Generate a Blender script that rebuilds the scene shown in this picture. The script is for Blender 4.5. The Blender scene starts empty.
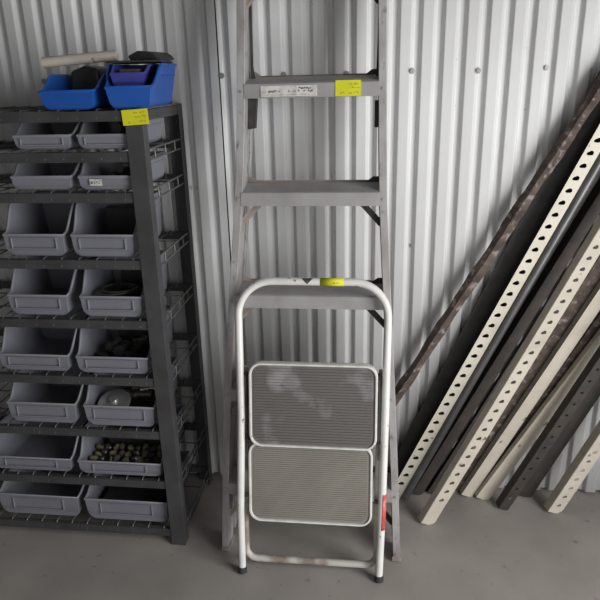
import bpy, bmesh, math, random
from mathutils import Vector, Matrix
random.seed(7)
S = bpy.context.scene
COL = S.collection
PI = math.pi

# ------------------------------------------------------------------ materials
def mat(name, c1, c2=None, scale=8.0, rough=.6, metal=0.0, bump=0.0, lo=.35, hi=.7, stretch=(1, 1, 1),
        c3=None, scale3=60.0, lo3=.66, hi3=.72, detail=6.0):
    m = bpy.data.materials.new(name); m.use_nodes = True
    nt = m.node_tree; N = nt.nodes; L = nt.links
    b = N['Principled BSDF']
    b.inputs['Roughness'].default_value = rough
    b.inputs['Metallic'].default_value = metal
    b.inputs['Base Color'].default_value = (*c1, 1)
    tc = N.new('ShaderNodeTexCoord'); mp = N.new('ShaderNodeMapping')
    mp.inputs['Scale'].default_value = stretch
    L.new(tc.outputs['Object'], mp.inputs['Vector'])
    def layer(sc, a, z, det):
        n = N.new('ShaderNodeTexNoise'); n.inputs['Scale'].default_value = sc; n.inputs['Detail'].default_value = det
        L.new(mp.outputs[0], n.inputs['Vector'])
        r = N.new('ShaderNodeMapRange'); r.inputs['From Min'].default_value = a; r.inputs['From Max'].default_value = z
        L.new(n.outputs['Fac'], r.inputs['Value'])
        return n, r
    if c2:
        n, r = layer(scale, lo, hi, detail)
        mx = N.new('ShaderNodeMix'); mx.data_type = 'RGBA'
        mx.inputs['A'].default_value = (*c1, 1); mx.inputs['B'].default_value = (*c2, 1)
        L.new(r.outputs[0], mx.inputs['Factor'])
        out = mx.outputs['Result']
        if c3:
            n3, r3 = layer(scale3, lo3, hi3, 3.0)
            m3 = N.new('ShaderNodeMix'); m3.data_type = 'RGBA'
            m3.inputs['B'].default_value = (*c3, 1)
            L.new(out, m3.inputs['A']); L.new(r3.outputs[0], m3.inputs['Factor'])
            out = m3.outputs['Result']
        L.new(out, b.inputs['Base Color'])
        if bump:
            bp = N.new('ShaderNodeBump'); bp.inputs['Strength'].default_value = bump; bp.inputs['Distance'].default_value = .004
            L.new(n.outputs['Fac'], bp.inputs['Height']); L.new(bp.outputs[0], b.inputs['Normal'])
    return m

M = {}
M['wall'] = mat('painted_steel', (.70, .705, .71), (.61, .61, .605), 5, .5, 0, 0, .35, .75, (1, 1, .7), (.30, .26, .23), 40, .735, .78)
M['floor'] = mat('concrete', (.35, .32, .295), (.265, .24, .222), 4.5, .85, 0, .3, .3, .72, (1, 1, 1), (.14, .125, .115), 30, .66, .8)
M['room'] = mat('dim_cladding', (.12, .115, .11), (.09, .085, .08), 3)
M['roof'] = mat('roof_lining', (.10, .095, .09), (.07, .07, .07), 3)
M['alu'] = mat('weathered_aluminium', (.44, .43, .435), (.30, .28, .27), 18, .55, .35, .1, .35, .68, (1, 1, .5), (.20, .175, .155), 42, .60, .72)
M['alu_tread'] = mat('tread_aluminium', (.40, .39, .39), (.31, .30, .295), 14, .5, .35, 0, .3, .7, (1, 1, 1), (.26, .24, .23), 40, .68, .76)
M['alu_brown'] = mat('stained_aluminium', (.34, .30, .27), (.24, .20, .175), 20, .65, .2)
M['dark_or_shaded_steel'] = mat('dark_or_shaded_bracket_steel', (.035, .033, .031), (.06, .056, .052), 25, .55, .4)  # dark steel parts, also shade painted into the right-hand braces and gussets
M['white_tube'] = mat('white_enamel', (.72, .71, .69), (.62, .60, .57), 20, .35, 0, 0, .4, .8, (1, 1, 1), (.22, .15, .11), 38, .69, .73)
M['rusty_white'] = mat('chipped_white_enamel', (.50, .48, .44), (.24, .19, .16), 14, .5, 0, 0, .46, .62)
M['rim'] = mat('step_rim_white', (.70, .69, .66), (.55, .53, .50), 30, .4, 0, 0, .4, .75, (1, 1, 1), (.25, .2, .17), 60, .69, .74)
M['mat_worn'] = mat('grey_rubber_worn', (.135, .122, .115), (.38, .37, .38), 6, .7, 0, 0, .56, .72, (1, 1, 1.0), (.13, .115, .11), 30, .58, .72)
M['mat_lower'] = mat('grey_rubber', (.225, .205, .178), (.265, .245, .215), 7, .75, 0, 0, .35, .7)
M['rubber'] = mat('black_rubber', (.02, .02, .02), (.035, .033, .03), 30, .7)
M['yellow'] = mat('yellow_tag', (.66, .65, .012), (.58, .57, .012), 30, .6)
M['ink'] = mat('faded_ink', (.33, .32, .02), (.22, .22, .02), 60, .7)
M['ink_dark'] = mat('black_ink', (.05, .05, .05), (.12, .12, .12), 90, .7)
M['paper'] = mat('worn_white_label', (.62, .60, .57), (.42, .40, .38), 45, .7, 0, 0, .45, .65)
M['red'] = mat('red_sticker', (.55, .07, .06), (.62, .30, .27), 60, .5, 0, 0, .45, .75)
M['rack'] = mat('grey_rack_paint', (.062, .062, .066), (.045, .043, .043), 15, .5, .1)
M['rack_side'] = mat('rack_wire', (.17, .17, .17), (.10, .10, .10), 40, .45, .4)
M['bin'] = mat('grey_plastic', (.19, .193, .225), (.155, .158, .185), 9, .5)
M['bin_edge'] = mat('grey_plastic_edge', (.215, .218, .25), (.175, .178, .205), 9, .5)
M['blue'] = mat('blue_plastic', (.013, .085, .37), (.010, .065, .29), 9, .4)
M['indigo'] = mat('dark_blue_plastic', (.045, .05, .27), (.03, .035, .18), 9, .4)
M['black'] = mat('black_plastic', (.022, .022, .024), (.04, .038, .036), 25, .5)
M['brown'] = mat('dusty_brown', (.08, .06, .045), (.055, .045, .035), 30, .8)
M['shiny'] = mat('polished_metal', (.8, .8, .8), (.65, .65, .65), 20, .38, .8)
M['fitting'] = mat('dull_fitting_metal', (.22, .20, .18), (.12, .11, .10), 40, .4, .7)
M['pebble'] = mat('olive_brown_bits', (.17, .15, .08), (.08, .07, .045), 90, .7)
M['cream'] = mat('cream_paint', (.66, .62, .52), (.56, .52, .43), 12, .5, 0, 0, .4, .75, (1, 1, 1), (.20, .14, .10), 45, .70, .76)
M['cream_dim'] = mat('dusty_cream_paint', (.52, .475, .40), (.42, .375, .315), 12, .6, 0, 0, .4, .75, (1, 1, 1), (.18, .13, .10), 35, .66, .74)
M['tubegrey'] = mat('grey_steel_tube', (.19, .19, .195), (.12, .118, .118), 12, .4, .4)
M['darkiron'] = mat('dark_angle_iron', (.045, .04, .038), (.075, .06, .05), 25, .6, .4)
M['rust'] = mat('rusty_iron', (.13, .095, .078), (.06, .044, .038), 35, .9, .1, .5, .35, .65, (1, 1, 1), (.27, .24, .22), 45, .56, .68)
M['galv'] = mat('galvanised_screw', (.42, .42, .42), (.30, .30, .29), 60, .4, .5)

# ------------------------------------------------------------------ object helpers
def link(name, me, m, parent=None, smooth=None):
    o = bpy.data.objects.new(name, me)
    COL.objects.link(o)
    if m is not None:
        me.materials.append(m)
    if parent is not None:
        o.parent = parent
    if smooth is not None:
        for p in me.polygons: p.use_smooth = True
        me.set_sharp_from_angle(angle=math.radians(smooth))
    return o

def build(name, bm, m, parent=None, smooth=None, bevel=0, normals=True):
    if normals:
        bmesh.ops.recalc_face_normals(bm, faces=bm.faces)
    me = bpy.data.meshes.new(name); bm.to_mesh(me); bm.free()
    o = link(name, me, m, parent, smooth)
    if bevel:
        bv = o.modifiers.new('bevel', 'BEVEL'); bv.width = bevel; bv.segments = 2; bv.limit_method = 'ANGLE'
    return o

def empty(name, label, cat, loc=(0, 0, 0), rot=(0, 0, 0), group=None):
    o = bpy.data.objects.new(name, None); COL.objects.link(o)
    o.empty_display_size = .05
    o.location = loc; o.rotation_euler = rot
    o['label'] = label; o['category'] = cat
    if group: o['group'] = group
    return o

def tag(o, label, cat, group=None):
    o['label'] = label; o['category'] = cat
    if group: o['group'] = group
    return o

def box(bm, x0, x1, y0, y1, z0, z1, mtx=None):
    vs = [bm.verts.new((x, y, z)) for x in (x0, x1) for y in (y0, y1) for z in (z0, z1)]
    for f in ((0, 1, 3, 2), (4, 6, 7, 5), (0, 4, 5, 1), (2, 3, 7, 6), (0, 2, 6, 4), (1, 5, 7, 3)):
        bm.faces.new([vs[i] for i in f])
    if mtx is not None:
        for v in vs: v.co = mtx @ v.co
    return vs

def prism(bm, pts, ax, a, b):
    """polygon pts (u,v) extruded along axis ax from a to b"""
    def P(u, v, t):
        return {'x': (t, u, v), 'y': (u, t, v), 'z': (u, v, t)}[ax]
    A = [bm.verts.new(P(u, v, a)) for u, v in pts]; B = [bm.verts.new(P(u, v, b)) for u, v in pts]
    bm.faces.new(A); bm.faces.new(B[::-1])
    n = len(pts)
    for i in range(n):
        bm.faces.new((A[i], A[(i + 1) % n], B[(i + 1) % n], B[i]))

def tube(bm, pts, r, n=12, cap=True, radii=None):
    pts = [Vector(p) for p in pts]
    t0 = (pts[1] - pts[0]).normalized()
    up = Vector((0, 0, 1)) if abs(t0.z) < .9 else Vector((0, 1, 0))
    a = t0.cross(up).normalized()
    rings = []
    for i, p in enumerate(pts):
        if i == 0: t = t0
        elif i == len(pts) - 1: t = (pts[-1] - pts[-2]).normalized()
        else: t = ((pts[i + 1] - p).normalized() + (p - pts[i - 1]).normalized()).normalized()
        a = (a - t * a.dot(t)).normalized(); b = t.cross(a)
        rr = radii[i] if radii else r
        rings.append([bm.verts.new(p + a * math.cos(2 * PI * k / n) * rr + b * math.sin(2 * PI * k / n) * rr) for k in range(n)])
    for A, B in zip(rings, rings[1:]):
        for k in range(n):
            bm.faces.new((A[k], A[(k + 1) % n], B[(k + 1) % n], B[k]))
    if cap:
        bm.faces.new(rings[0][::-1]); bm.faces.new(rings[-1])

def arc(cx, cz, r, a0, a1, n=8):
    return [(cx + r * math.cos(math.radians(a0 + (a1 - a0) * i / n)), cz + r * math.sin(math.radians(a0 + (a1 - a0) * i / n))) for i in range(n + 1)]

def rrect(w, h, r, n=6):
    """rounded rectangle outline, centre origin"""
    P = []
    for cx, cz, a in ((w / 2 - r, h / 2 - r, 0), (-w / 2 + r, h / 2 - r, 90), (-w / 2 + r, -h / 2 + r, 180), (w / 2 - r, -h / 2 + r, 270)):
        P += arc(cx, cz, r, a, a + 90, n)
    return P

def struct(o):
    o['kind'] = 'structure'
    return o

# ------------------------------------------------------------------ the room
PITCH = .06285; PH = -.893 + .5 * PITCH      # crest centres at PH + k*PITCH
def rib_sheet(x0, x1, z0, z1, off=0.0, lip=0.0):
    """trapezoid profile: wide crests at y=0 (towards the room), narrow valleys behind"""
    cr, sl, dp = .0345, .0048, .0150
    unit = []                                   # softly rounded crest and valley corners
    n = 40
    def raw(t):                                 # t in 0..PITCH measured from a crest centre
        t = abs((t + PITCH / 2) % PITCH - PITCH / 2)
        return min(1, max(0, (t - cr / 2) / sl)) * dp
    k0 = int((x0 - PH) / PITCH) - 2; k = k0; prof = []
    while PH + k * PITCH < x1 + PITCH:
        c = PH + k * PITCH
        for i in range(n):
            t = PITCH * (i / n - .5)
            prof.append((c + t, sum(raw(t + q) for q in (-.003, -.0015, 0, .0015, .003)) / 5))
        k += 1
    prof = sorted(prof)
    def yat(x):
        for (a, ya), (b, yb) in zip(prof, prof[1:]):
            if a <= x <= b: return ya + (yb - ya) * (x - a) / (b - a + 1e-9)
        return 0
    step = .0008
    pts = [(x0, yat(x0))] + [p for p in prof if x0 < p[0] < x1] + [(x1, yat(x1))]
    pts = [(x, y + off) for x, y in pts]
    if lip:
        pts[-1] = (pts[-1][0], pts[-1][1] - lip)
    bm = bmesh.new()
    A = [bm.verts.new((x, y, z0)) for x, y in pts]; B = [bm.verts.new((x, y, z1)) for x, y in pts]
    for i in range(len(pts) - 1):
        bm.faces.new((A[i], A[i + 1], B[i + 1], B[i]))
    return bm
XL, XR, YF, ZC = -2.5, 1.60, -4.6, 2.75
w1 = build('wall_back', rib_sheet(-.4702, XR, .012, ZC), M['wall'], None, 80, normals=False); struct(w1)
w2 = build('wall_back', rib_sheet(XL, -.4742, .012, ZC), M['wall'], None, 80, normals=False); struct(w2)
for w in (w1, w2):
    sd = w.modifiers.new('thickness', 'SOLIDIFY'); sd.thickness = .001; sd.offset = 0
bm = bmesh.new(); box(bm, XL, XR, .026, .06, 0, ZC)
struct(build('wall_back_frame', bm, M['room']))
for i in range(-7, 8):
    x = -.893 + (15.82 + 3 * i) * PITCH
    if not (-1.3 < x < .75): continue
    par, yy = (w2, 0) if x < -.45 else (w1, 0)
    z = 1.43 - .0 * x + random.uniform(-.004, .004)
    b = bmesh.new()
    tube(b, [(x, yy + .0005, z), (x, yy - .0015, z)], .0085, 14)
    tube(b, [(x, yy - .0015, z), (x, yy - .0065, z)], .0055, 6)
    build('screw', b, M['galv'], par, 30)
bm = bmesh.new(); box(bm, XL - .1, XR + .1, YF - 3, .05, -.1, 0)
struct(build('floor', bm, M['floor']))
bm = bmesh.new(); box(bm, XL - .1, XR + .1, YF, .05, ZC, ZC + .05)
struct(build('ceiling', bm, M['roof']))
bm = bmesh.new(); box(bm, XL - .05, XL, YF, .05, 0, ZC)
struct(build('wall_left', bm, M['room']))
bm = bmesh.new(); box(bm, XR, XR + .05, -1.0, .05, 0, ZC); box(bm, XR, XR + .05, YF, -2.6, 0, ZC)
box(bm, XR, XR + .05, -2.6, -1.0, 2.1, ZC)
struct(build('wall_right', bm, M['room']))
bm = bmesh.new(); box(bm, 1.08, 1.18, -.14, -.002, 0, ZC)
struct(build('trim_1', bm, M['rack']))
bm = bmesh.new(); box(bm, XL, -.75, YF, YF + .06, 0, ZC); box(bm, -.75, XR, YF, YF + .06, 2.35, ZC); box(bm, 1.4, XR, YF, YF + .06, 0, 2.35)
struct(build('wall_front', bm, M['room']))

# ------------------------------------------------------------------ aluminium step ladder
LEAN = math.atan(.125)
lad = empty('step_ladder', 'tall grey aluminium step ladder leaning folded against the ribbed wall', 'ladder', (0, -.392, 0), (-LEAN, 0, 0))
KL = [(0, -.466), (.31, -.454), (.6, -.436), (.87, -.412), (1.0, -.400), (1.1, -.391), (1.22, -.382), (1.37, -.375), (1.6, -.369), (1.93, -.362)]
KR = [(0, .096), (.3, .082), (.55, .068), (.82, .051), (1.0, .040), (1.1, .0345), (1.22, .031), (1.37, .028), (1.6, .0235), (1.93, .019)]
def kx(K, v):
    for (a, xa), (b, xb) in zip(K, K[1:]):
        if v <= b: return xa + (xb - xa) * (v - a) / (b - a)
    return K[-1][1]
def rail(K, side, w0, depth, fl, th, v0, v1, inset=0.0):
    """C channel swept up the rail; side=+1 flange grows to +x from the outer edge"""
    bm = bmesh.new()
    sec = [(0, 0), (fl, 0), (fl, depth), (0, depth), (0, depth - th), (fl - th, depth - th), (fl - th, th), (0, th)]
    n = 26; rows = []
    for i in range(n + 1):
        v = v0 + (v1 - v0) * i / n
        x = kx(K, v) + side * inset
        rows.append([bm.verts.new((x + side * a, w0 + b, v)) for a, b in sec])
    m = len(sec)
    for A, B in zip(rows, rows[1:]):
        for k in range(m): bm.faces.new((A[k], A[(k + 1) % m], B[(k + 1) % m], B[k]))
    bm.faces.new(rows[0]); bm.faces.new(rows[-1][::-1])
    return bm
TOPV = 1.93
FL = .0215
build('rail', rail(KL, 1, 0, .068, FL, .003, .012, TOPV), M['alu'], lad, None, .0012)
build('rail', rail(KR, -1, 0, .068, FL, .003, .012, TOPV), M['alu'], lad, None, .0012)
build('rear_rail', rail(KL, 1, .082, .026, .022, .003, .035, TOPV - .03, .003), M['alu'], lad, None, .001)
build('rear_rail', rail(KR, -1, .082, .026, .022, .003, .035, TOPV - .03, .001), M['alu'], lad, None, .001)
for K, s in ((KL, 1), (KR, -1)):
    b = bmesh.new(); x = kx(K, .01)
    box(b, min(x - s * .002, x + s * .026), max(x - s * .002, x + s * .026), -.002, .07, 0.004, .02)
    build('foot', b, M['alu_brown'], lad, None, .002)
TREADS = [.203, .512, .800, 1.092, 1.380, 1.668]
for i, v in enumerate(TREADS):
    xl = kx(KL, v) + FL - .001; xr = kx(KR, v) - FL + .001
    b = bmesh.new()
    # closed profile in (w, v): front lip, stepped top rising to the rear, thin underside
    h = .040; rise = .022; d = .066
    top = [(-.003, 0), (-.004, h - .004), (0, h)]
    ng = 7
    for g in range(ng):
        w = .006 + (d - .008) * g / ng; z = h + rise * w / d
        top += [(w, z), (w + .0032, z + .0008), (w + .0045, z - .0012)]
    top += [(d, h + rise), (d, h + rise - .022), (d - .003, h + rise - .022), (d - .003, h + rise - .004), (.0005, h - .005), (.0005, .0)]
    prism(b, [(w + .002, v + z) for w, z in top], 'x', xl, xr)
    t = build('tread', b, M['alu_tread'], lad)
    # rivets through the rail face
    for s, xx in ((1, kx(KL, v + .02) + FL / 2), (-1, kx(KR, v + .02) - FL / 2)):
        b = bmesh.new(); tube(b, [(xx, .001, v + .018), (xx, -.0025, v + .018)], .0038, 10)
        build('rivet', b, M['galv'], t, 40)
    # diagonal braces under the tread
    if i != 4:
        dx, dz = (.048, .052) if i else (.062, .085)
        for s, K in ((1, KL), (-1, KR)):
            xa = kx(K, v - dz) + s * (FL - .003); xb = kx(K, v) + s * (FL + dx)
            b = bmesh.new()
            for yy0, yy1 in ((.022, .025), (.022, .036)):
                wv = .0085 if yy1 < .03 else .0015
                p = [Vector((xa, 0, v - dz)), Vector((xb, 0, v + .006))]
                dirv = (p[1] - p[0]).normalized(); nn = Vector((-dirv.z, 0, dirv.x)) * wv
                prism(b, [((p[0] - nn).x, (p[0] - nn).z), ((p[1] - nn).x, (p[1] - nn).z), ((p[1] + nn).x, (p[1] + nn).z), ((p[0] + nn).x, (p[0] + nn).z)], 'y', yy0, yy1)
            build('brace', b, M['alu_brown'] if s > 0 else M['dark_or_shaded_steel'], t)  # right brace gets the dark colour to paint in its shade
    # back frame cross bar just behind each tread with gusset ends
    b = bmesh.new()
    zt = v + .040 + .022
    xa = kx(KL, v) + .012; xb = kx(KR, v) - .012
    box(b, xa, xb, .084, .087, zt - .024, zt + .006)
    box(b, xa, xb, .084, .098, zt + .003, zt + .006)
    if i < 5: build('cross_bar', b, M['alu_brown'], lad)
    else: b.free()
    for s, K in ((1, KL), (-1, KR)):
        if i == 5: continue
        b = bmesh.new(); x = kx(K, v) + s * .022
        pts = [(x, zt - .035), (x, zt + .016), (x + s * .018, zt + .016), (x + s * .046, zt - .004), (x + s * .046, zt - .028)]
        prism(b, pts, 'y', .0785, .0815)
        build('gusset', b, M['alu_brown'] if s > 0 else M['dark_or_shaded_steel'], lad)  # left gusset coloured as lit, right one as shaded
# spreader brackets at the upper tread in view
b = bmesh.new(); x = kx(KL, 1.35) + FL
prism(b, [(x, 1.302), (x + .021, 1.306), (x + .027, 1.385), (x, 1.385)], 'y', .045, .062)
build('spreader_bracket', b, M['dark_or_shaded_steel'], lad, None, .001)
b = bmesh.new(); x = kx(KL, 1.45) + FL
prism(b, [(x + .006, 1.43), (x + .020, 1.43), (x + .013, 1.47), (x + .012, 1.80), (x + .005, 1.80)], 'y', .055, .062)
build('spreader_arm', b, M['dark_or_shaded_steel'], lad, None, .001)
b = bmesh.new(); x = kx(KR, 1.35) - FL
prism(b, [(x, 1.302), (x - .011, 1.302), (x - .011, 1.372), (x, 1.372)], 'y', .03, .05)
build('spreader_bracket', b, M['dark_or_shaded_steel'], lad, None, .001)
b = bmesh.new()
prism(b, [(x - .001, 1.43), (x - .009, 1.43), (x - .007, 1.475), (x - .001, 1.80)], 'y', .05, .06)
build('spreader_arm', b, M['dark_or_shaded_steel'], lad, None, .001)
b = bmesh.new(); box(b, kx(KL, TOPV) - .02, kx(KR, TOPV) + .02, -.015, .112, TOPV - .005, TOPV + .03)
build('top_cap', b, M['alu_tread'], lad, None, .004)

def scribble(parent, x0, x1, z0, z1, y, m, seed, rows=2, r=.0005, name='lettering'):
    rnd = random.Random(seed); b = bmesh.new()
    for k in range(rows):
        zc = z1 - (k + .5) * (z1 - z0) / rows; hh = (z1 - z0) / rows * .34
        x = x0
        while x < x1 - .002:
            if rnd.random() < .25: x += rnd.uniform(.002, .004); continue
            w = rnd.uniform(.0015, .003)
            tube(b, [(x, y, zc + hh * rnd.uniform(-1, 1)), (x + w * .5, y, zc + hh * rnd.uniform(-1, 1)), (x + w, y, zc + hh * rnd.uniform(-1, 1))], r, 5)
            x += w + .0008
    return build(name, b, m, parent)
# worn white maker's label and yellow tag on the tread's front lip
v = TREADS[4]
b = bmesh.new()
box(b, -.3085, -.1565, -.0035, -.0025, v + .003, v + .031)
lb = build('maker_label', b, M['paper'], lad); lb['label'] = 'worn white paper label with smudged black print'
scribble(lb, -.290, -.255, v + .012, v + .020, -.0038, M['ink_dark'], 3, 1, .0011)
scribble(lb, -.236, -.205, v + .010, v + .024, -.0038, M['ink_dark'], 4, 1, .0005)
scribble(lb, -.205, -.166, v + .013, v + .027, -.0038, M['ink_dark'], 5, 2, .0012)
scribble(lb, -.30, -.17, v + .005, v + .010, -.0038, M['fitting'], 15, 1, .0004)
def yellow_tag(parent, x0, x1, z0, z1, y, seed, lab):
    b = bmesh.new(); box(b, x0, x1, y - .0006, y, z0, z1)
    t = build('price_tag', b, M['yellow'], parent); t['label'] = lab
    w = x1 - x0; h = z1 - z0
    scribble(t, x0 + w * .48, x1 - w * .08, z0 + h * .4, z1 - h * .12, y - .0008, M['ink'], seed, 2, .0006)
    scribble(t, x0 + w * .22, x0 + w * .34, z0 + h * .08, z0 + h * .32, y - .0008, M['ink'], seed + 1, 1, .0007)
    scribble(t, x0 + w * .55, x1 - w * .1, z0 + h * .08, z0 + h * .32, y - .0008, M['ink'], seed + 2, 1, .0007)
    return t
yellow_tag(lad, -.108, -.040, v + .001, v + .041, -.0026, 21, 'yellow handwritten price tag stuck on the step')

# ------------------------------------------------------------------ two-step folding stool
SL = math.atan(.198)
st = empty('step_stool', 'white tubular folding stool with two ribbed grey steps leaning on the ladder', 'step stool', (0, -.4765, 0), (-SL, 0, 0))
TR = .0112
TV = .896                       # centre of top bar
XA, XB = -.3825, .0295          # feet centres
XA2, XB2 = -.383, .0425         # upper centres
R = .098
path = [(XA, .028)] + [(XA2 + (XA - XA2) * .12, .70)]
left = [(XA, .020), (XA - .003, .2), (XA2 + .004, .5), (XA2, TV - R)]
right = [(XB2, TV - R), (XB2 - .003, .5), (XB + .005, .2), (XB, .020)]
pts = left + arc(XA2 + R, TV - R, R, 180, 90, 10)[1:] + arc(XB2 - R, TV - R, R, 90, 0, 10) + right[1:]
b = bmesh.new(); tube(b, [(x, 0, z) for x, z in pts], TR, 18)
build('front_frame', b, M['white_tube'], st, 50)
for x in (XA, XB):
    b = bmesh.new()
    tube(b, [(x, 0, .022), (x, 0, .012), (x, 0, .004), (x, 0, .0025)], .0135, 16, True, [.0128, .0140, .0138, .010])
    build('foot', b, M['rubber'], st, 40)
# rear U frame, its bottom bar close above the floor
RW = .0265
RXa, RXb = XA + .007, XB - .007
rp = [(XA2 + .012, .64), (RXa, .3), (RXa, .085)] + arc(RXa + .035, .0505 + .0, .035, 180, 270, 6) 
rp = [(XA2 + .012, .64), (RXa, .3)] + arc(RXa + .035, .072, .035, 180, 270, 6) + arc(RXb - .035, .072, .035, 270, 360, 6) + [(RXb, .3), (XB2 - .012, .64)]
b = bmesh.new(); tube(b, [(x, RW, z) for x, z in rp], .0105, 14)
rf = build('rear_frame', b, M['rusty_white'], st, 50); rf['label'] = 'chipped rusty rear tube frame'
# steps
def step(cx, cz, w, h, y, r, matl, nr, name):
    root = None
    out = rrect(w, h, r, 7); inn = rrect(w - .016, h - .016, r - .008, 7)
    b = bmesh.new(); n = len(out)
    ring = []
    for (ox, oz), (ix, iz) in zip(out, inn):
        ring.append([b.verts.new((cx + ox, y + .026, cz + oz)), b.verts.new((cx + ox, y + .003, cz + oz)),
                     b.verts.new((cx + ox * .4 + ix * .6 if False else cx + (ox * .75 + ix * .25), y, cz + (oz * .75 + iz * .25))),
                     b.verts.new((cx + (ox * .25 + ix * .75), y, cz + (oz * .25 + iz * .75))),
                     b.verts.new((cx + ix, y + .003, cz + iz)), b.verts.new((cx + ix, y + .026, cz + iz))])
    for i in range(n):
        A, B = ring[i], ring[(i + 1) % n]
        for k in range(5): b.faces.new((A[k], A[k + 1], B[k + 1], B[k]))
        b.faces.new((A[5], A[0], B[0], B[5]))
    o = build(name, b, M['rim'], st, 50)
    # rubber mat: backing plate plus horizontal ribs running inside the rounded outline
    b = bmesh.new()
    W2, H2, R2 = w - .017, h - .017, r - .009
    prism(b, [(cx + x, cz + z) for x, z in rrect(W2, H2, R2, 6)], 'y', y + .0045, y + .018)
    W3, H3, R3 = W2 - .014, H2 - .010, R2 - .004
    for k in range(nr):
        z = -H3 / 2 + H3 * (k + .5) / nr
        e = H3 / 2 - abs(z)
        cut = R3 - math.sqrt(max(0, R3 * R3 - (R3 - e) ** 2)) if e < R3 else 0
        hw = W3 / 2 - cut; t = H3 / nr * .29
        vs = [(-t, y + .005), (-t * .6, y + .0018), (t * .6, y + .0018), (t, y + .005)]
        A = [b.verts.new((cx - hw, yy, cz + z + q)) for q, yy in vs]; B = [b.verts.new((cx + hw, yy, cz + z + q)) for q, yy in vs]
        b.faces.new(A); b.faces.new(B[::-1])
        for j in range(3): b.faces.new((A[j], A[j + 1], B[j + 1], B[j]))
    # border groove line
    mt = build('rubber_mat', b, matl, o, None)
    return o, mt
s1, m1 = step(-.1680, .5365, .370, .2515, -.0165, .036, M['mat_worn'], 27, 'step')
s1['label'] = 'upper step with paint-smeared ribbed mat'
s2, m2 = step(-.1765, .2960, .366, .249, -.003, .036, M['mat_lower'], 34, 'step')
# flat links and pivots beside the steps
for s, xx in ((1, XA2 + .021), (-1, XB2 - .021)):
    b = bmesh.new()
    box(b, xx - .002, xx + .002, -.004, .012, .38, .62)
    build('link_arm', b, M['dark_or_shaded_steel'], st, None, .001)
    for zz in (.625, .43, .25):
        b = bmesh.new(); xs = xx - s * .012
        tube(b, [(xs, .004, zz), (xx + s * .010, .004, zz)], .0055, 10)
        build('pivot_bolt', b, M['dark_or_shaded_steel'], st, 40)
# yellow tag wrapped on the top tube
def wrap(name, x0, x1, m, a0, a1, rr, axis='x', z0=0, z1=0, cx=0, lab=None, par=st):
    b = bmesh.new(); n = 12
    rows = []
    for i in range(n + 1):
        a = math.radians(a0 + (a1 - a0) * i / n)
        if axis == 'x':
            p = [(x0, -rr * math.cos(a), TV + rr * math.sin(a)), (x1, -rr * math.cos(a), TV + rr * math.sin(a))]
        else:
            p = [(cx(z0) + rr * math.sin(a), -rr * math.cos(a), z0), (cx(z1) + rr * math.sin(a), -rr * math.cos(a), z1)]
        rows.append([b.verts.new(q) for q in p])
    for A, B in zip(rows, rows[1:]): b.faces.new((A[0], A[1], B[1], B[0]))
    o = build(name, b, m, par, 60)
    sd = o.modifiers.new('thickness', 'SOLIDIFY'); sd.thickness = .0004
    if lab: o['label'] = lab
    return o
tg = wrap('price_tag', -.1475, -.0815, M['yellow'], -75, 70, TR + .0007, lab='yellow price tag wrapped round the top tube')
scribble(tg, -.116, -.088, TV - .006, TV + .001, -TR - .0012, M['ink'], 31, 1, .0007)
# small grey triangular sticker on the top bar
b = bmesh.new(); n = 8
rows = []
for i in range(n + 1):
    a = math.radians(60 - 90 * i / n); hw = .016 * (1 - i / n) + .0012
    rows.append([b.verts.new((-.184 - hw, -(TR + .0006) * math.cos(a), TV + (TR + .0006) * math.sin(a))), b.verts.new((-.184 + hw, -(TR + .0006) * math.cos(a), TV + (TR + .0006) * math.sin(a)))])
for A, B in zip(rows, rows[1:]): b.faces.new((A[0], A[1], B[1], B[0]))
o = build('triangle_sticker', b, M['fitting'], st, 60); o['label'] = 'small worn grey triangular sticker'
rs = wrap('red_sticker', 0, 0, M['red'], 0, 95, TR + .0007, 'z', .168, .278, lambda z: XB + .005 * z / .2 , 'faded red and white sticker on the right leg')

# ------------------------------------------------------------------ storage rack
RX0, RX1, RY0, RY1, RT = -1.47, -.590, -.375, -.018, 1.352
rk = empty('storage_rack', 'dark grey metal rack with wire shelves full of plastic bins', 'rack', ((RX0 + RX1) / 2, (RY0 + RY1) / 2, 0))
def R_(x, y, z): return (x - rk.location.x, y - rk.location.y, z)
def rbox(b, x0, x1, y0, y1, z0, z1):
    a = R_(x0, y0, z0); c = R_(x1, y1, z1); box(b, a[0], c[0], a[1], c[1], a[2], c[2])
for x, sx in ((RX1, -1), (RX0, 1)):
    for y, sy in ((RY0, 1), (RY1, -1)):
        b = bmesh.new(); t = .0025
        xa, xb = sorted((x, x + sx * .046)); ya, yb = sorted((y, y + sy * t))
        rbox(b, xa, xb, ya, yb, 0, RT + .002)
        xa, xb = sorted((x, x + sx * t)); ya, yb = sorted((y + sy * t, y + sy * .036))
        rbox(b, xa, xb, ya, yb, 0, RT + .002)
        build('post', b, M['rack'], rk, None, .0008)
LV = [1.338, 1.235, 1.128, .942, .763, .582, .403, .225, .045]
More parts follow.
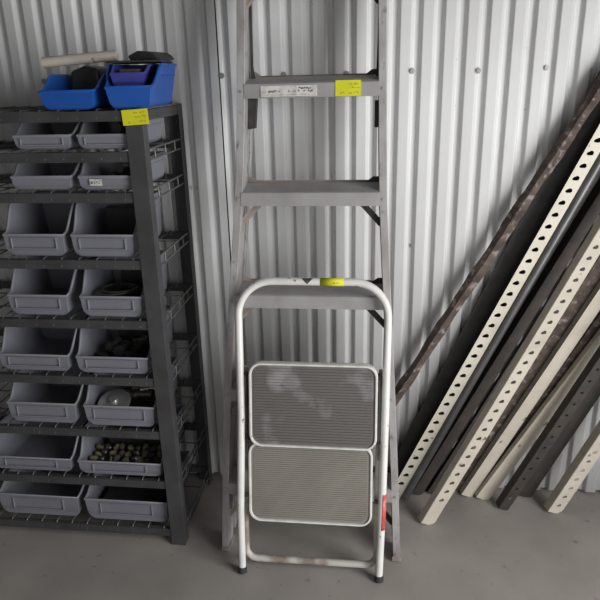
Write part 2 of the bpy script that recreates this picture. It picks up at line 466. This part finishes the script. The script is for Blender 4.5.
for i, z in enumerate(LV):
    b = bmesh.new(); h = .013
    rbox(b, RX0 + .002, RX1 - .003, RY0 + .003, RY0 + .006, z - h, z + h)
    rbox(b, RX0 + .002, RX1 - .003, RY0 + .006, RY0 + .018, z + h - .002, z + h)
    rbox(b, RX0 + .002, RX1 - .003, RY1 - .006, RY1 - .003, z - h, z + h)
    sh = build('shelf', b, M['rack'], rk)
    # deck wires run front to back and hook down over the front rail; side wires at both ends
    b = bmesh.new()
    x = RX0 + .03
    while x < RX1 - .03:
        tube(b, [R_(x, RY0 + .004, z - .006), R_(x, RY0 + .008, z + .015), R_(x, RY0 + .016, z + .0165), R_(x, RY1 - .008, z + .0165), R_(x, RY1 - .006, z)], .0021, 6)
        x += .052
    for y in (RY0 + .11, RY0 + .23):
        tube(b, [R_(RX0 + .01, y, z + .0125), R_(RX1 - .008, y, z + .0125)], .0023, 6)
    for xx in (RX0 + .006, RX1 - .006):
        tube(b, [R_(xx, RY0 + .036, z + .0155), R_(xx, RY1 - .036, z + .0155)], .003, 8)
        tube(b, [R_(xx, RY0 + .036, z - .012), R_(xx, RY1 - .036, z - .012)], .003, 8)
        for q in range(3):
            y = RY0 + .09 + q * .09
            tube(b, [R_(xx, y, z - .012), R_(xx, y, z + .0155)], .002, 6)
    build('wire_deck', b, M['rack_side'], sh, 60)
    if i == 0:
        b = bmesh.new(); rbox(b, RX0 + .004, RX1 - .004, RY0 + .006, RY1 - .006, z + .0095, z + .0115)
        rbox(b, RX1 - .004, RX1 - .002, RY0 + .037, RY1 - .037, z - .013, z + .0115)
        build('top_panel', b, M['rack'], sh)
# yellow tag near the rack's corner
t = yellow_tag(rk, 0, .069, 0, .038, 0, 41, 'yellow handwritten price tag on the rack corner')
t.location = R_(-.640, RY0 - .0008, 1.314); t.rotation_euler = (0, math.radians(-3), 0)

# ------------------------------------------------------------------ plastic bins
def bin_section(w, h, hz, taper, inset=0.0, r=.020):
    """rounded U outline (x,z) of the bin cut across, from the left top down and up to the right top"""
    W = w / 2 - inset; Wb = W - taper; z0 = inset
    side = lambda z: Wb + (W - Wb) * max(0, z) / h
    rr = min(r, hz * .45); P = []
    for q in range(4):
        z = hz + (z0 + rr - hz) * q / 3
        P.append((-side(z), z))
    cx = side(z0 + rr) - rr
    for q in range(1, 6):
        a = math.radians(180 + 90 * q / 5); P.append((-cx + rr * math.cos(a), z0 + rr + rr * math.sin(a)))
    return P + [(-x, z) for x, z in P[::-1]]
def bin_profile(d, h, lip, slope):
    """(y, height) of the open front: low lip curving up to the full sides"""
    ys = d * slope; Q = [(0, lip)]
    for q in range(1, 9):
        t = q / 8; e = t * t * (3 - 2 * t)
        Q.append((.008 + (ys - .008) * t, lip + (h - lip) * e))
    return Q + [(d, h)]
def bin_mesh(w, d, h, lip, taper=.012, slope=.36, th=.0042):
    """open-fronted storage bin, front at y=0, base z=0, centred in x"""
    b = bmesh.new(); O = []; I = []
    prof = bin_profile(d, h, lip, slope)
    for k, (y, hz) in enumerate(prof):
        tip = .010 * (1 - min(1, y / .02)) if k else .010   # front foot tucks under a little
        O.append([b.verts.new((x, y + (0 if z > lip * .45 else tip * (1 - z / (lip * .45))), z)) for x, z in bin_section(w, h, hz, taper)])
    for k, (y, hz) in enumerate(prof):
        yy = y + th if k == 0 else (d - th if k == len(prof) - 1 else max(y, th + .001 * k))
        I.append([b.verts.new((x, yy, z)) for x, z in bin_section(w, h, hz, taper, th)])
    n = len(O[0])
    for A, B in zip(O, O[1:]):
        for k in range(n - 1): b.faces.new((A[k], A[k + 1], B[k + 1], B[k]))
    for A, B in zip(I, I[1:]):
        for k in range(n - 1): b.faces.new((A[k], B[k], B[k + 1], A[k + 1]))
    for A, B, C, D in zip(O, O[1:], I, I[1:]):
        b.faces.new((A[0], B[0], D[0], C[0])); b.faces.new((A[-1], C[-1], D[-1], B[-1]))
    h2 = n // 2
    for Sx in (O[0], I[0], O[-1], I[-1]):
        for k in range(h2 - 1): b.faces.new((Sx[k], Sx[k + 1], Sx[n - 2 - k], Sx[n - 1 - k]))
    b.faces.new((O[0][0], O[0][-1], I[0][-1], I[0][0])); b.faces.new((O[-1][0], O[-1][-1], I[-1][-1], I[-1][0]))
    return b
def bin_rim(w, d, h, lip, slope=.36, taper=.012):
    b = bmesh.new(); W = w / 2; Wb = W - taper; side = lambda z: Wb + (W - Wb) * z / h
    prof = bin_profile(d, h, lip, slope)
    L = [(-side(hz), y, hz) for y, hz in prof]
    tube(b, L + [(-x, y, z) for x, y, z in L[::-1]] + [L[0]], .0040, 8, False)
    ys = d * slope
    for s in (-1, 1):
        tube(b, [(s * (side(h * .74) + .0005), ys + .01, h * .74), (s * (side(h * .74) + .0005), d, h * .74)], .002, 6)
    return b
def make_bin(x0, x1, yf, z, d, h, lip, label, group, body='bin', edge='bin_edge', rz=0, holder=True, cat='bin', paper=None, taper=.012):
    w = x1 - x0
    e = empty('storage_bin', label, cat, ((x0 + x1) / 2, yf, z), (0, 0, rz), group)
    build('bin_body', bin_mesh(w, d, h, lip, taper), M[body], e, 40)
    build('rim', bin_rim(w, d, h, lip, taper=taper), M[edge], e, 50)
    if holder:
        b = bmesh.new(); hw = min(w * .34, .085); zc = lip * .64; hh = lip * .24
        yy = -.0035
        box(b, -hw, hw, yy, yy + .003, zc - hh - .0025, zc - hh)
        box(b, -hw - .0025, -hw, yy, yy + .004, zc - hh - .0025, zc + hh); box(b, hw, hw + .0025, yy, yy + .004, zc - hh - .0025, zc + hh)
        box(b, -hw, hw, yy, yy + .003, zc + hh - .001, zc + hh + .001)
        build('label_holder', b, M[edge], e)
    if paper:
        b = bmesh.new(); box(b, -.052, -.018, -.0045, -.004, lip * .38, lip * .86)
        p = build('paper_label', b, M['paper'], e); p['label'] = 'small white paper label with dark print'
        scribble(p, -.048, -.022, lip * .45, lip * .8, -.0048, M['ink_dark'], 9, 1, .0009)
    return e
G1 = 'grey plastic bins on the rack shelves'
ords = ['top', 'second', 'third', 'fourth', 'fifth', 'sixth', 'seventh', 'lowest']
conts = ['dark tool bits', 'dark fittings', 'black cable', 'looped grey cable', 'dark fittings', 'a shiny metal disc', 'olive and brown stones', 'a dark flat slab']
specs = [(-.780, -.612, 1.235, .215, .070, .036), (-.793, -.612, 1.128, .215, .076, .036), (-.838, -.648, .942, .240, .142, .062), (-.838, -.646, .763, .240, .132, .062),
         (-.878, -.646, .582, .245, .130, .054), (-.876, -.646, .403, .245, .126, .070), (-.925, -.642, .225, .250, .120, .050), (-.925, -.642, .045, .250, .110, .080)]
bins = []
labs = ['small grey bin of dark tools on the first shelf below the blue bins', 'small grey bin with a white paper label on its front',
        'deep grey bin holding a black cable, just under the bin with a paper label', 'narrow grey bin holding a loop of grey cable',
        'wide grey bin of dark fittings directly below the bin with looped cable', 'grey bin holding a shiny round metal disc',
        'wide grey bin of olive and brown stones, second from the floor', 'wide shallow grey bin on the lowest shelf near the floor']
for i, (x0, x1, z, d, h, lip) in enumerate(specs):
    e = make_bin(x0, x1, RY0 + (.012 if i not in (7,) else .020), z + .019, d, h, lip, labs[i], G1, paper=(i == 1), holder=(i not in (1,)))
    bins.append(e)
# neighbours to the left on the same shelves
lls = ['first shelf below the blue bins', 'second shelf', 'third shelf', 'fourth shelf', 'fifth shelf', 'sixth shelf', 'seventh shelf', 'lowest shelf']
for i, (x0, x1, z, d, h, lip) in enumerate(specs):
    w = x1 - x0; g = (.012, .012, .012, .03, .014, .02, .014, .02)[i]
    xr = x0 - g
    src = bins[i]
    c = src.copy(); COL.objects.link(c)
    c.location = (xr - w / 2, src.location.y + .004, src.location.z)
    c['label'] = 'empty grey bin at the left end of the ' + lls[i]
    for ch in src.children:
        if ch.name.startswith('paper_label'): continue
        k = ch.copy(); COL.objects.link(k); k.parent = c

# ------------------------------------------------------------------ contents of the bins
def inbin(i, dx, dy, dz):
    b = bins[i]; return (b.location.x + dx, b.location.y + dy, b.location.z + dz)
def single(name, bm, m, label, cat, loc=(0, 0, 0), rot=(0, 0, 0), group=None, smooth=None, bevel=0):
    o = build(name, bm, m, None, smooth, bevel); o.location = loc; o.rotation_euler = rot
    return tag(o, label, cat, group)
def coil(r, turns, th, n=22, wob=.12, seed=1):
    rnd = random.Random(seed); b = bmesh.new(); P = []
    for k in range(int(turns * n)):
        a = 2 * PI * k / n; rr = r * (1 + wob * math.sin(a * .7 + seed))
        P.append((rr * math.cos(a), rr * .9 * math.sin(a), th + th * 1.5 * (k / n)))
    tube(b, P, th, 7)
    return b
# a lump of mixed dark parts: each a fitting of its own
def pipe_fitting(seed):
    rnd = random.Random(seed); b = bmesh.new(); l = rnd.uniform(.035, .07); r = rnd.uniform(.009, .014)
    c = r * 1.3
    tube(b, [(-l / 2, 0, c), (l / 2, 0, c)], r, 12)
    tube(b, [(-l / 2 - .002, 0, c), (-l / 2 + .010, 0, c)], r * 1.3, 12)
    tube(b, [(l / 2 - .010, 0, c), (l / 2 + .002, 0, c)], r * 1.3, 12)
    tube(b, [(0, 0, c), (0, r * 2.2, c)], r * .8, 10)
    return b
fit_lab = {0: 'small grey bin on the first shelf below the blue bins', 1: 'bin with the white paper label', 4: 'wide grey bin below the looped cable', 6: 'x'}
for i, n, spread in ((0, 3, .022), (1, 3, .026), (4, 7, .065)):
    g = {0: 'dark fittings in the uppermost grey bin', 1: 'dark fittings in the bin with the paper label', 4: 'dark fittings in the bin below the looped cable'}[i]
    for k in range(n):
        s = i * 20 + k; rnd = random.Random(s)
        dx = -spread + 2 * spread * (k + .5) / n; dz = .003 + (.026 if k % 2 else 0)
        single('pipe_fitting', pipe_fitting(s), M['fitting'] if k % 3 else M['black'], 'dark pipe fitting in the ' + fit_lab[i], 'pipe fitting',
               inbin(i, dx, .085 + .03 * (k % 3), dz + .002), (0, 0, rnd.uniform(1.1, 1.9)), g, 40)
b = bmesh.new(); box(b, -.046, .046, 0, .018, 0, .040)
prism(b, [(-.046, .040), (-.02, .056), (.042, .052), (.046, .040)], 'y', 0, .018)
single('tool_case', b, M['black'], 'black tool case standing in the uppermost grey bin', 'case', inbin(0, .0, .165, .006), (0, 0, .0), None, None, .003)
single('cable', coil(.048, 3, .0055, seed=2), M['black'], 'black cable coiled in the deep grey bin', 'cable', inbin(2, .0, .10, .010), (0, 0, .3), None, 50)
b = bmesh.new(); box(b, -.062, .062, -.005, .030, 0, .10)
single('black_box', b, M['black'], 'black box standing at the back of the deep grey bin', 'box', inbin(2, .0, .180, .006), (0, 0, 0), None, None, .004)
single('cable', coil(.054, 2, .003, seed=5, wob=.2), M['fitting'], 'grey cable looped in the narrow grey bin', 'cable', inbin(3, -.012, .09, .052), (.0, .0, .4), None, 50)
single('cable', coil(.038, 4, .0055, seed=8), M['black'], 'thick black cable coiled beside the looped grey one', 'cable', inbin(3, .012, .115, .010), (.0, 0, .4), None, 50)
b = bmesh.new(); box(b, -.055, .055, 0, .03, 0, .09)
single('black_box', b, M['black'], 'black box behind the cables in the narrow grey bin', 'box', inbin(3, .012, .190, .006), (0, 0, 0), None, None, .004)
b = bmesh.new(); box(b, -.05, .08, 0, .045, 0, .085)
single('black_box', b, M['black'], 'black box behind the fittings in the wide bin below the cables', 'box', inbin(4, .0, .180, .006), (0, 0, 0), None, None, .004)
b = bmesh.new()
tube(b, [(0, 0, 0), (0, 0, .006), (0, 0, .010), (0, 0, .013)], .05, 28, True, [.050, .052, .046, .020])
tube(b, [(0, 0, .012), (0, 0, .022)], .012, 14)
single('metal_disc', b, M['shiny'], 'shiny round metal disc with a raised hub', 'disc', inbin(5, -.038, .060, .050), (.38, 0, 0), None, 40)
b = bmesh.new(); box(b, -.080, .080, 0, .11, 0, .034)
single('black_box', b, M['black'], 'flat black box under the shiny metal disc', 'box', inbin(5, .0, .034, .006), (0, 0, 0), None, None, .004)
for k in range(4):
    single('pipe_fitting', pipe_fitting(90 + k), M['fitting'], 'dark pipe fitting behind the shiny metal disc', 'pipe fitting', inbin(5, .005 + .020 * k, .075 + .022 * (k % 2) + .02, .050 + .012 * (k % 2)), (0, 0, .2 * k - .3), 'dark fittings behind the disc', 40)
# stones
def stone(seed):
    rnd = random.Random(seed); b = bmesh.new()
    bmesh.ops.create_icosphere(b, subdivisions=2, radius=1)
    sx, sy, sz = [rnd.uniform(.009, .016) for _ in range(3)]
    for v in b.verts:
        f = 1 + .18 * math.sin(v.co.x * 3 + seed) * math.cos(v.co.y * 4 + seed)
        v.co = Vector((v.co.x * sx * f, v.co.y * sy * f, v.co.z * sz * .75 * f))
    return b
protos = [stone(s) for s in range(4)]
pme = []
for s, b in enumerate(protos):
    me = bpy.data.meshes.new('stone'); b.to_mesh(me); b.free(); me.materials.append((M['pebble'], M['brown'], M['pebble'], M['fitting'])[s])
    for p in me.polygons: p.use_smooth = True
    pme.append(me)
k = 0; rnd = random.Random(12)
for row in range(4):
    for c in range(9):
        o = bpy.data.objects.new('stone', pme[(k * 7 + row) % 4]); COL.objects.link(o)
        o.location = inbin(6, -.106 + .026 * c + rnd.uniform(-.006, .006), .030 + .026 * row, .013 + .005 * row + rnd.uniform(0, .012))
        o.rotation_euler = (k, k * 2.1, k * .7)
        tag(o, 'small olive brown stone lying in the wide bin second from the floor', 'stone', 'stones in the wide grey bin'); k += 1
b = bmesh.new(); box(b, -.10, .08, 0, .095, 0, .05)
single('black_box', b, M['black'], 'dark box behind the small olive brown stones', 'box', inbin(6, .01, .134, .006), (0, 0, 0), None, None, .004)
b = bmesh.new(); box(b, -.10, .10, 0, .18, 0, .045)
single('black_box', b, M['black'], 'dark flat box inside the lowest bin', 'box', inbin(7, .0, .036, .006), (0, 0, 0), None, None, .004)

# ------------------------------------------------------------------ on top of the rack
ZT = 1.3545
G2 = 'blue bins on top of the rack'
a = make_bin(-.689, -.550, -.372, ZT + .0005, .245, .106, .052, 'blue plastic bin at the right front corner of the rack top', G2, 'blue', 'blue', math.radians(4), False, 'bin', None, .022)
b = bmesh.new(); box(b, -.030, .026, 0, .14, 0, .041)
single('brown_box', b, M['brown'], 'dusty brown box at the bottom of the corner blue bin', 'box', (-.626, -.340, ZT + .0066), (0, 0, math.radians(4)), None, None, .003)
a2 = make_bin(-.674, -.580, -.350, ZT + .050, .16, .055, .034, 'small dark blue bin sitting inside the corner blue bin', G2, 'indigo', 'indigo', math.radians(4), False, 'bin')
c = make_bin(-.860, -.708, -.372, ZT + .0005, .25, .085, .045, 'blue plastic bin left of the stacked pair, under the pale roll', G2, 'blue', 'blue', 0, False, 'bin')
b = bmesh.new(); box(b, -.026, .026, 0, .11, 0, .040)
single('brown_box', b, M['brown'], 'dusty brown box lying inside the small dark blue bin', 'box', (-.629, -.328, ZT + .0562), (0, 0, math.radians(4)), None, None, .003)
b = bmesh.new(); box(b, -.070, .078, 0, .16, 0, .006); 
single('folder', b, M['black'], 'thin black folder laid across the corner blue bin', 'folder', (-.632, -.285, ZT + .1120), (0, 0, math.radians(8)), None, None, .002)
b = bmesh.new()
prism(b, [(-.045, 0), (-.05, .012), (-.02, .024), (.02, .020), (.034, .010), (.04, 0)], 'y', 0, .10)
single('black_pouch', b, M['black'], 'rumpled black pouch on top of the black folder', 'pouch', (-.612, -.25, ZT + .1185), (0, 0, math.radians(-10)), None, None, .004)
b = bmesh.new(); tube(b, [(-.10, 0, 0), (.10, 0, .014)], .0135, 16)
single('paper_roll', b, M['cream_dim'], 'pale paper roll lying across the left blue bin', 'roll', (-.785, -.262, ZT + .1185), (0, 0, .12), None, 40)
b = bmesh.new()
prism(b, [(-.045, 0), (-.048, .045), (-.045, .09), (.0, .105), (.035, .095), (.042, .0)], 'y', 0, .09)
single('black_bag', b, M['black'], 'black bag slumped inside the left blue bin', 'bag', (-.786, -.235, ZT + .006), (0, 0, 0), None, None, .008)

# ------------------------------------------------------------------ pile of leaning steel on the right
def basis(p0, p1, twist=0.0):
    """frame at p0: z along the bar, x across (seen from the room), y away"""
    z = (Vector(p1) - Vector(p0)).normalized()
    y = Vector((0, 1, 0)); y = (y - z * y.dot(z)).normalized()
    x = y.cross(z)
    m = Matrix((x, y, z)).transposed().to_4x4(); m.translation = Vector(p0)
    return m @ Matrix.Rotation(math.radians(twist), 4, 'Z')
def slotted(w, d, L, holes=True, pitch=.0385, first=.035, th=.0022, seed=0, kr=.0068, mirror=False):
    """angle section: perforated face (x 0..w at y=0) and a leg going back at x=0"""
    b = bmesh.new()
    def face(pt):  # pt maps (u,v)->Vector, builds the perforated strip
        nh = int((L - first * 2) / pitch)
        z = 0
        def quad(z0, z1):
            b.faces.new([b.verts.new(pt(u, v)) for u, v in ((0, z0), (w, z0), (w, z1), (0, z1))])
        quad(0, first - pitch / 2 if first > pitch / 2 else 0.001)
        z = first - pitch / 2
        for k in range(nh):
            c = z + pitch / 2; cx = w * .52
            n = 16; inner = []; outer = []
            for j in range(n):
                a = 2 * PI * j / n + PI / 4
                # keyhole: round with a slanting tail
                rr = kr * (1 + 1.05 * max(0, math.cos(a - math.radians(215))) ** 6)
                inner.append(b.verts.new(pt(cx + rr * math.cos(a), c + rr * math.sin(a))))
                ca, sa = math.cos(a), math.sin(a)
                t = 1e9
                for den, lim in ((ca, (w - cx) if ca > 0 else -cx), (sa, pitch / 2 if sa > 0 else -pitch / 2)):
                    if abs(den) > 1e-6: t = min(t, lim / den)
                outer.append(b.verts.new(pt(cx + t * ca, c + t * sa)))
            for j in range(n):
                q = (j + 1) % n
                o1, o2 = outer[j], outer[q]
                b.faces.new((inner[j], inner[q], o2, o1))
            # corner fill
            for cu, cv in ((0, z), (w, z), (w, z + pitch), (0, z + pitch)):
                a = math.atan2(cv - c, cu - cx) % (2 * PI)
                best = None
                for j in range(n):
                    a0 = (2 * PI * j / n + PI / 4); dlt = (a - a0) % (2 * PI)
                    if dlt < 2 * PI / n: best = j
                o1, o2 = outer[best], outer[(best + 1) % n]
                cvt = Vector(pt(cu, cv))
                if (o1.co - cvt).length > 1e-5 and (o2.co - cvt).length > 1e-5:
                    b.faces.new((o1, o2, b.verts.new(cvt)))
            z += pitch
        quad(z, L)
    if holes: face(lambda u, v: (u, 0, v))
    else: b.faces.new([b.verts.new(p) for p in ((0, 0, 0), (w, 0, 0), (w, 0, L), (0, 0, L))])
    e = w if mirror else 0
    b.faces.new([b.verts.new(p) for p in ((e, 0, 0), (e, d, 0), (e, d, L), (e, 0, L))])
    bmesh.ops.remove_doubles(b, verts=b.verts, dist=1e-6)
    return b
def lean(name, bm, m, p0, p1, label, cat, group=None, twist=0, solid=.0022, smooth=None):
    o = build(name, bm, m, None, smooth); o.matrix_world = basis(p0, p1, twist)
    if solid:
        sd = o.modifiers.new('thickness', 'SOLIDIFY'); sd.thickness = solid; sd.offset = 0
    return tag(o, label, cat, group)
GA = 'slotted angle irons leaning against the wall'
def bar_tube(r, L, n=14):
    b = bmesh.new(); tube(b, [(0, 0, 0), (0, 0, L)], r, n); return b
LP = 2.05
lean('slotted_angle', slotted(.040, .028, LP, mirror=True), M['cream'], (.062, -.085, .012), (.455, -.080, .905), 'cream slotted angle iron with a row of holes, nearest the ladder', 'angle iron', GA, 2)
lean('slotted_angle', slotted(.048, .026, 1.75, first=.105, pitch=.036, kr=.0062), M['cream_dim'], (.170, -.215, .012), (.448, -.170, .600), 'thick cream slotted angle iron standing furthest forward on the floor', 'angle iron', GA, 18)
lean('cream_rail', slotted(.042, .022, 1.6, False), M['cream_dim'], (.322, -.050, .012), (.555, -.050, .500), 'plain cream steel rail right of the thick slotted angle', 'rail', None, 12)
lean('cream_rail', slotted(.046, .020, 1.5, False), M['cream_dim'], (.372, -.060, .012), (.596, -.060, .430), 'cream steel rail with dark scuffs beside the black perforated bar', 'rail', None, 8)
lean('slotted_angle', slotted(.036, .030, 1.4, True, .045, .05, kr=.004), M['darkiron'], (.438, -.115, .012), (.626, -.115, .430), 'black perforated angle iron at the right of the pile', 'angle iron', GA, 10)
b = bmesh.new(); prism(b, [(0, 0), (.16, 0), (.16, 1.9), (0, 1.9)], 'y', 0, .003)  # added strip: narrow black iron plus wall shade put in as dark colour
lean('dark_shade_strip', b, M['rubber'], (.034, -.022, .010), (.407, -.020, .905), 'added dark strip for black iron and painted-in wall shade behind the left edge of the cream slotted angle', 'sheet', None, 0, 0)
lean('dark_angle', slotted(.042, .020, LP, False), M['darkiron'], (.096, -.046, .012), (.500, -.046, .905), 'dark flat iron directly right of the cream slotted angle', 'angle iron', 'dark irons', 0)
lean('steel_tube', bar_tube(.012, LP), M['tubegrey'], (.122, -.088, .014), (.516, -.075, .905), 'slim grey steel tube between the two cream slotted angles', 'tube', None, 0, 0, 50)
lean('dark_angle', slotted(.040, .030, 1.9, False), M['darkiron'], (.148, -.060, .012), (.520, -.052, .80), 'dark angle iron just right of the slim grey tube', 'angle iron', 'dark irons', 20)
lean('dark_angle', slotted(.050, .020, 1.8, False), M['darkiron'], (.205, -.045, .012), (.540, -.040, .72), 'dark flat iron behind the thick cream slotted angle', 'angle iron', 'dark irons', 0)
lean('rusty_plate', slotted(.052, .020, 1.7, False), M['rust'], (.262, -.024, .012), (.560, -.024, .62), 'brown rusty plate left of the plain cream rail', 'plate', None, 0)
lean('rusty_plate', slotted(.030, .020, 1.5, False), M['rust'], (.362, -.028, .012), (.596, -.028, .47), 'brown rusty strip between the two cream rails', 'plate', None, 0)
lean('dark_angle', slotted(.05, .02, 1.3, False), M['darkiron'], (.515, -.030, .012), (.70, -.030, .43), 'wide dark angle iron at the far right of the pile', 'angle iron', 'dark irons', 0)
lean('slotted_angle', slotted(.05, .03, 1.2, True, kr=.0055), M['cream_dim'], (.60, -.12, .012), (.775, -.12, .43), 'cream slotted angle iron at the far right end of the pile', 'angle iron', GA, 15)
# rusty rod along the top of the pile
rnd = random.Random(5); b = bmesh.new(); P = []; RR = []
n = 60; L = 1.6
for i in range(n + 1):
    t = i / n
    P.append((.0012 * math.sin(t * 23) + rnd.uniform(-.0010, .0010), .001 * math.sin(t * 31), L * t))
    RR.append(.0195 + .0018 * math.sin(t * 47) + rnd.uniform(-.0009, .0009))
tube(b, P, .016, 5, True, RR)
o = build('rusty_rod', b, M['rust'], None, None); o.matrix_world = basis((-.118, -.049, .022), (.447, -.048, 1.062))
tag(o, 'thick rusty iron rod slanting up the wall above the pile', 'rod')

# ------------------------------------------------------------------ light
w = bpy.data.worlds.new('sky'); S.world = w; w.use_nodes = True
bg = w.node_tree.nodes['Background']; bg.inputs['Color'].default_value = (.97, .98, 1.0, 1); bg.inputs['Strength'].default_value = .32
def area(name, loc, target, sx, sy, power, col=(1, 1, 1)):
    l = bpy.data.lights.new(name, 'AREA'); l.shape = 'RECTANGLE'; l.size = sx; l.size_y = sy; l.energy = power; l.color = col
    o = bpy.data.objects.new(name, l); COL.objects.link(o); o.location = loc
    o.rotation_euler = (Vector(target) - Vector(loc)).to_track_quat('-Z', 'Y').to_euler()
    return o
area('doorway_daylight', (XR + .02, -1.80, 1.07), (XR - 1, -1.80, 1.07), 1.55, 2.0, 76, (1.0, 1.0, .99))
area('front_door_daylight', (.6, YF + .02, 1.2), (0, 0, .6), 2.2, 2.0, 12, (1.0, 1.0, .99))

# ------------------------------------------------------------------ camera
F = 632.; TH = math.radians(19.4); YAW = math.radians(7.0); ROLL = math.radians(-1.44)
d = Vector((-math.sin(YAW) * math.cos(TH), math.cos(YAW) * math.cos(TH), -math.sin(TH)))
r = Vector((math.cos(YAW), math.sin(YAW), 0)); u = r.cross(d)
c_, s_ = math.cos(ROLL), math.sin(ROLL)
r2 = r * c_ + u * s_; u2 = u * c_ - r * s_
cam = bpy.data.cameras.new('camera'); co = bpy.data.objects.new('camera', cam); COL.objects.link(co)
mm = Matrix((r2, u2, -d)).transposed().to_4x4(); mm.translation = Vector((0, -1.9835, 1.42))
co.matrix_world = mm
cam.sensor_fit = 'HORIZONTAL'; cam.sensor_width = 36; cam.lens = F / 600 * 36; cam.clip_start = .05
S.camera = co
S.view_settings.view_transform = 'Standard'; S.view_settings.look = 'None'
S.view_settings.gamma = 1; S.view_settings.use_curve_mapping = False
S.view_settings.exposure = .2
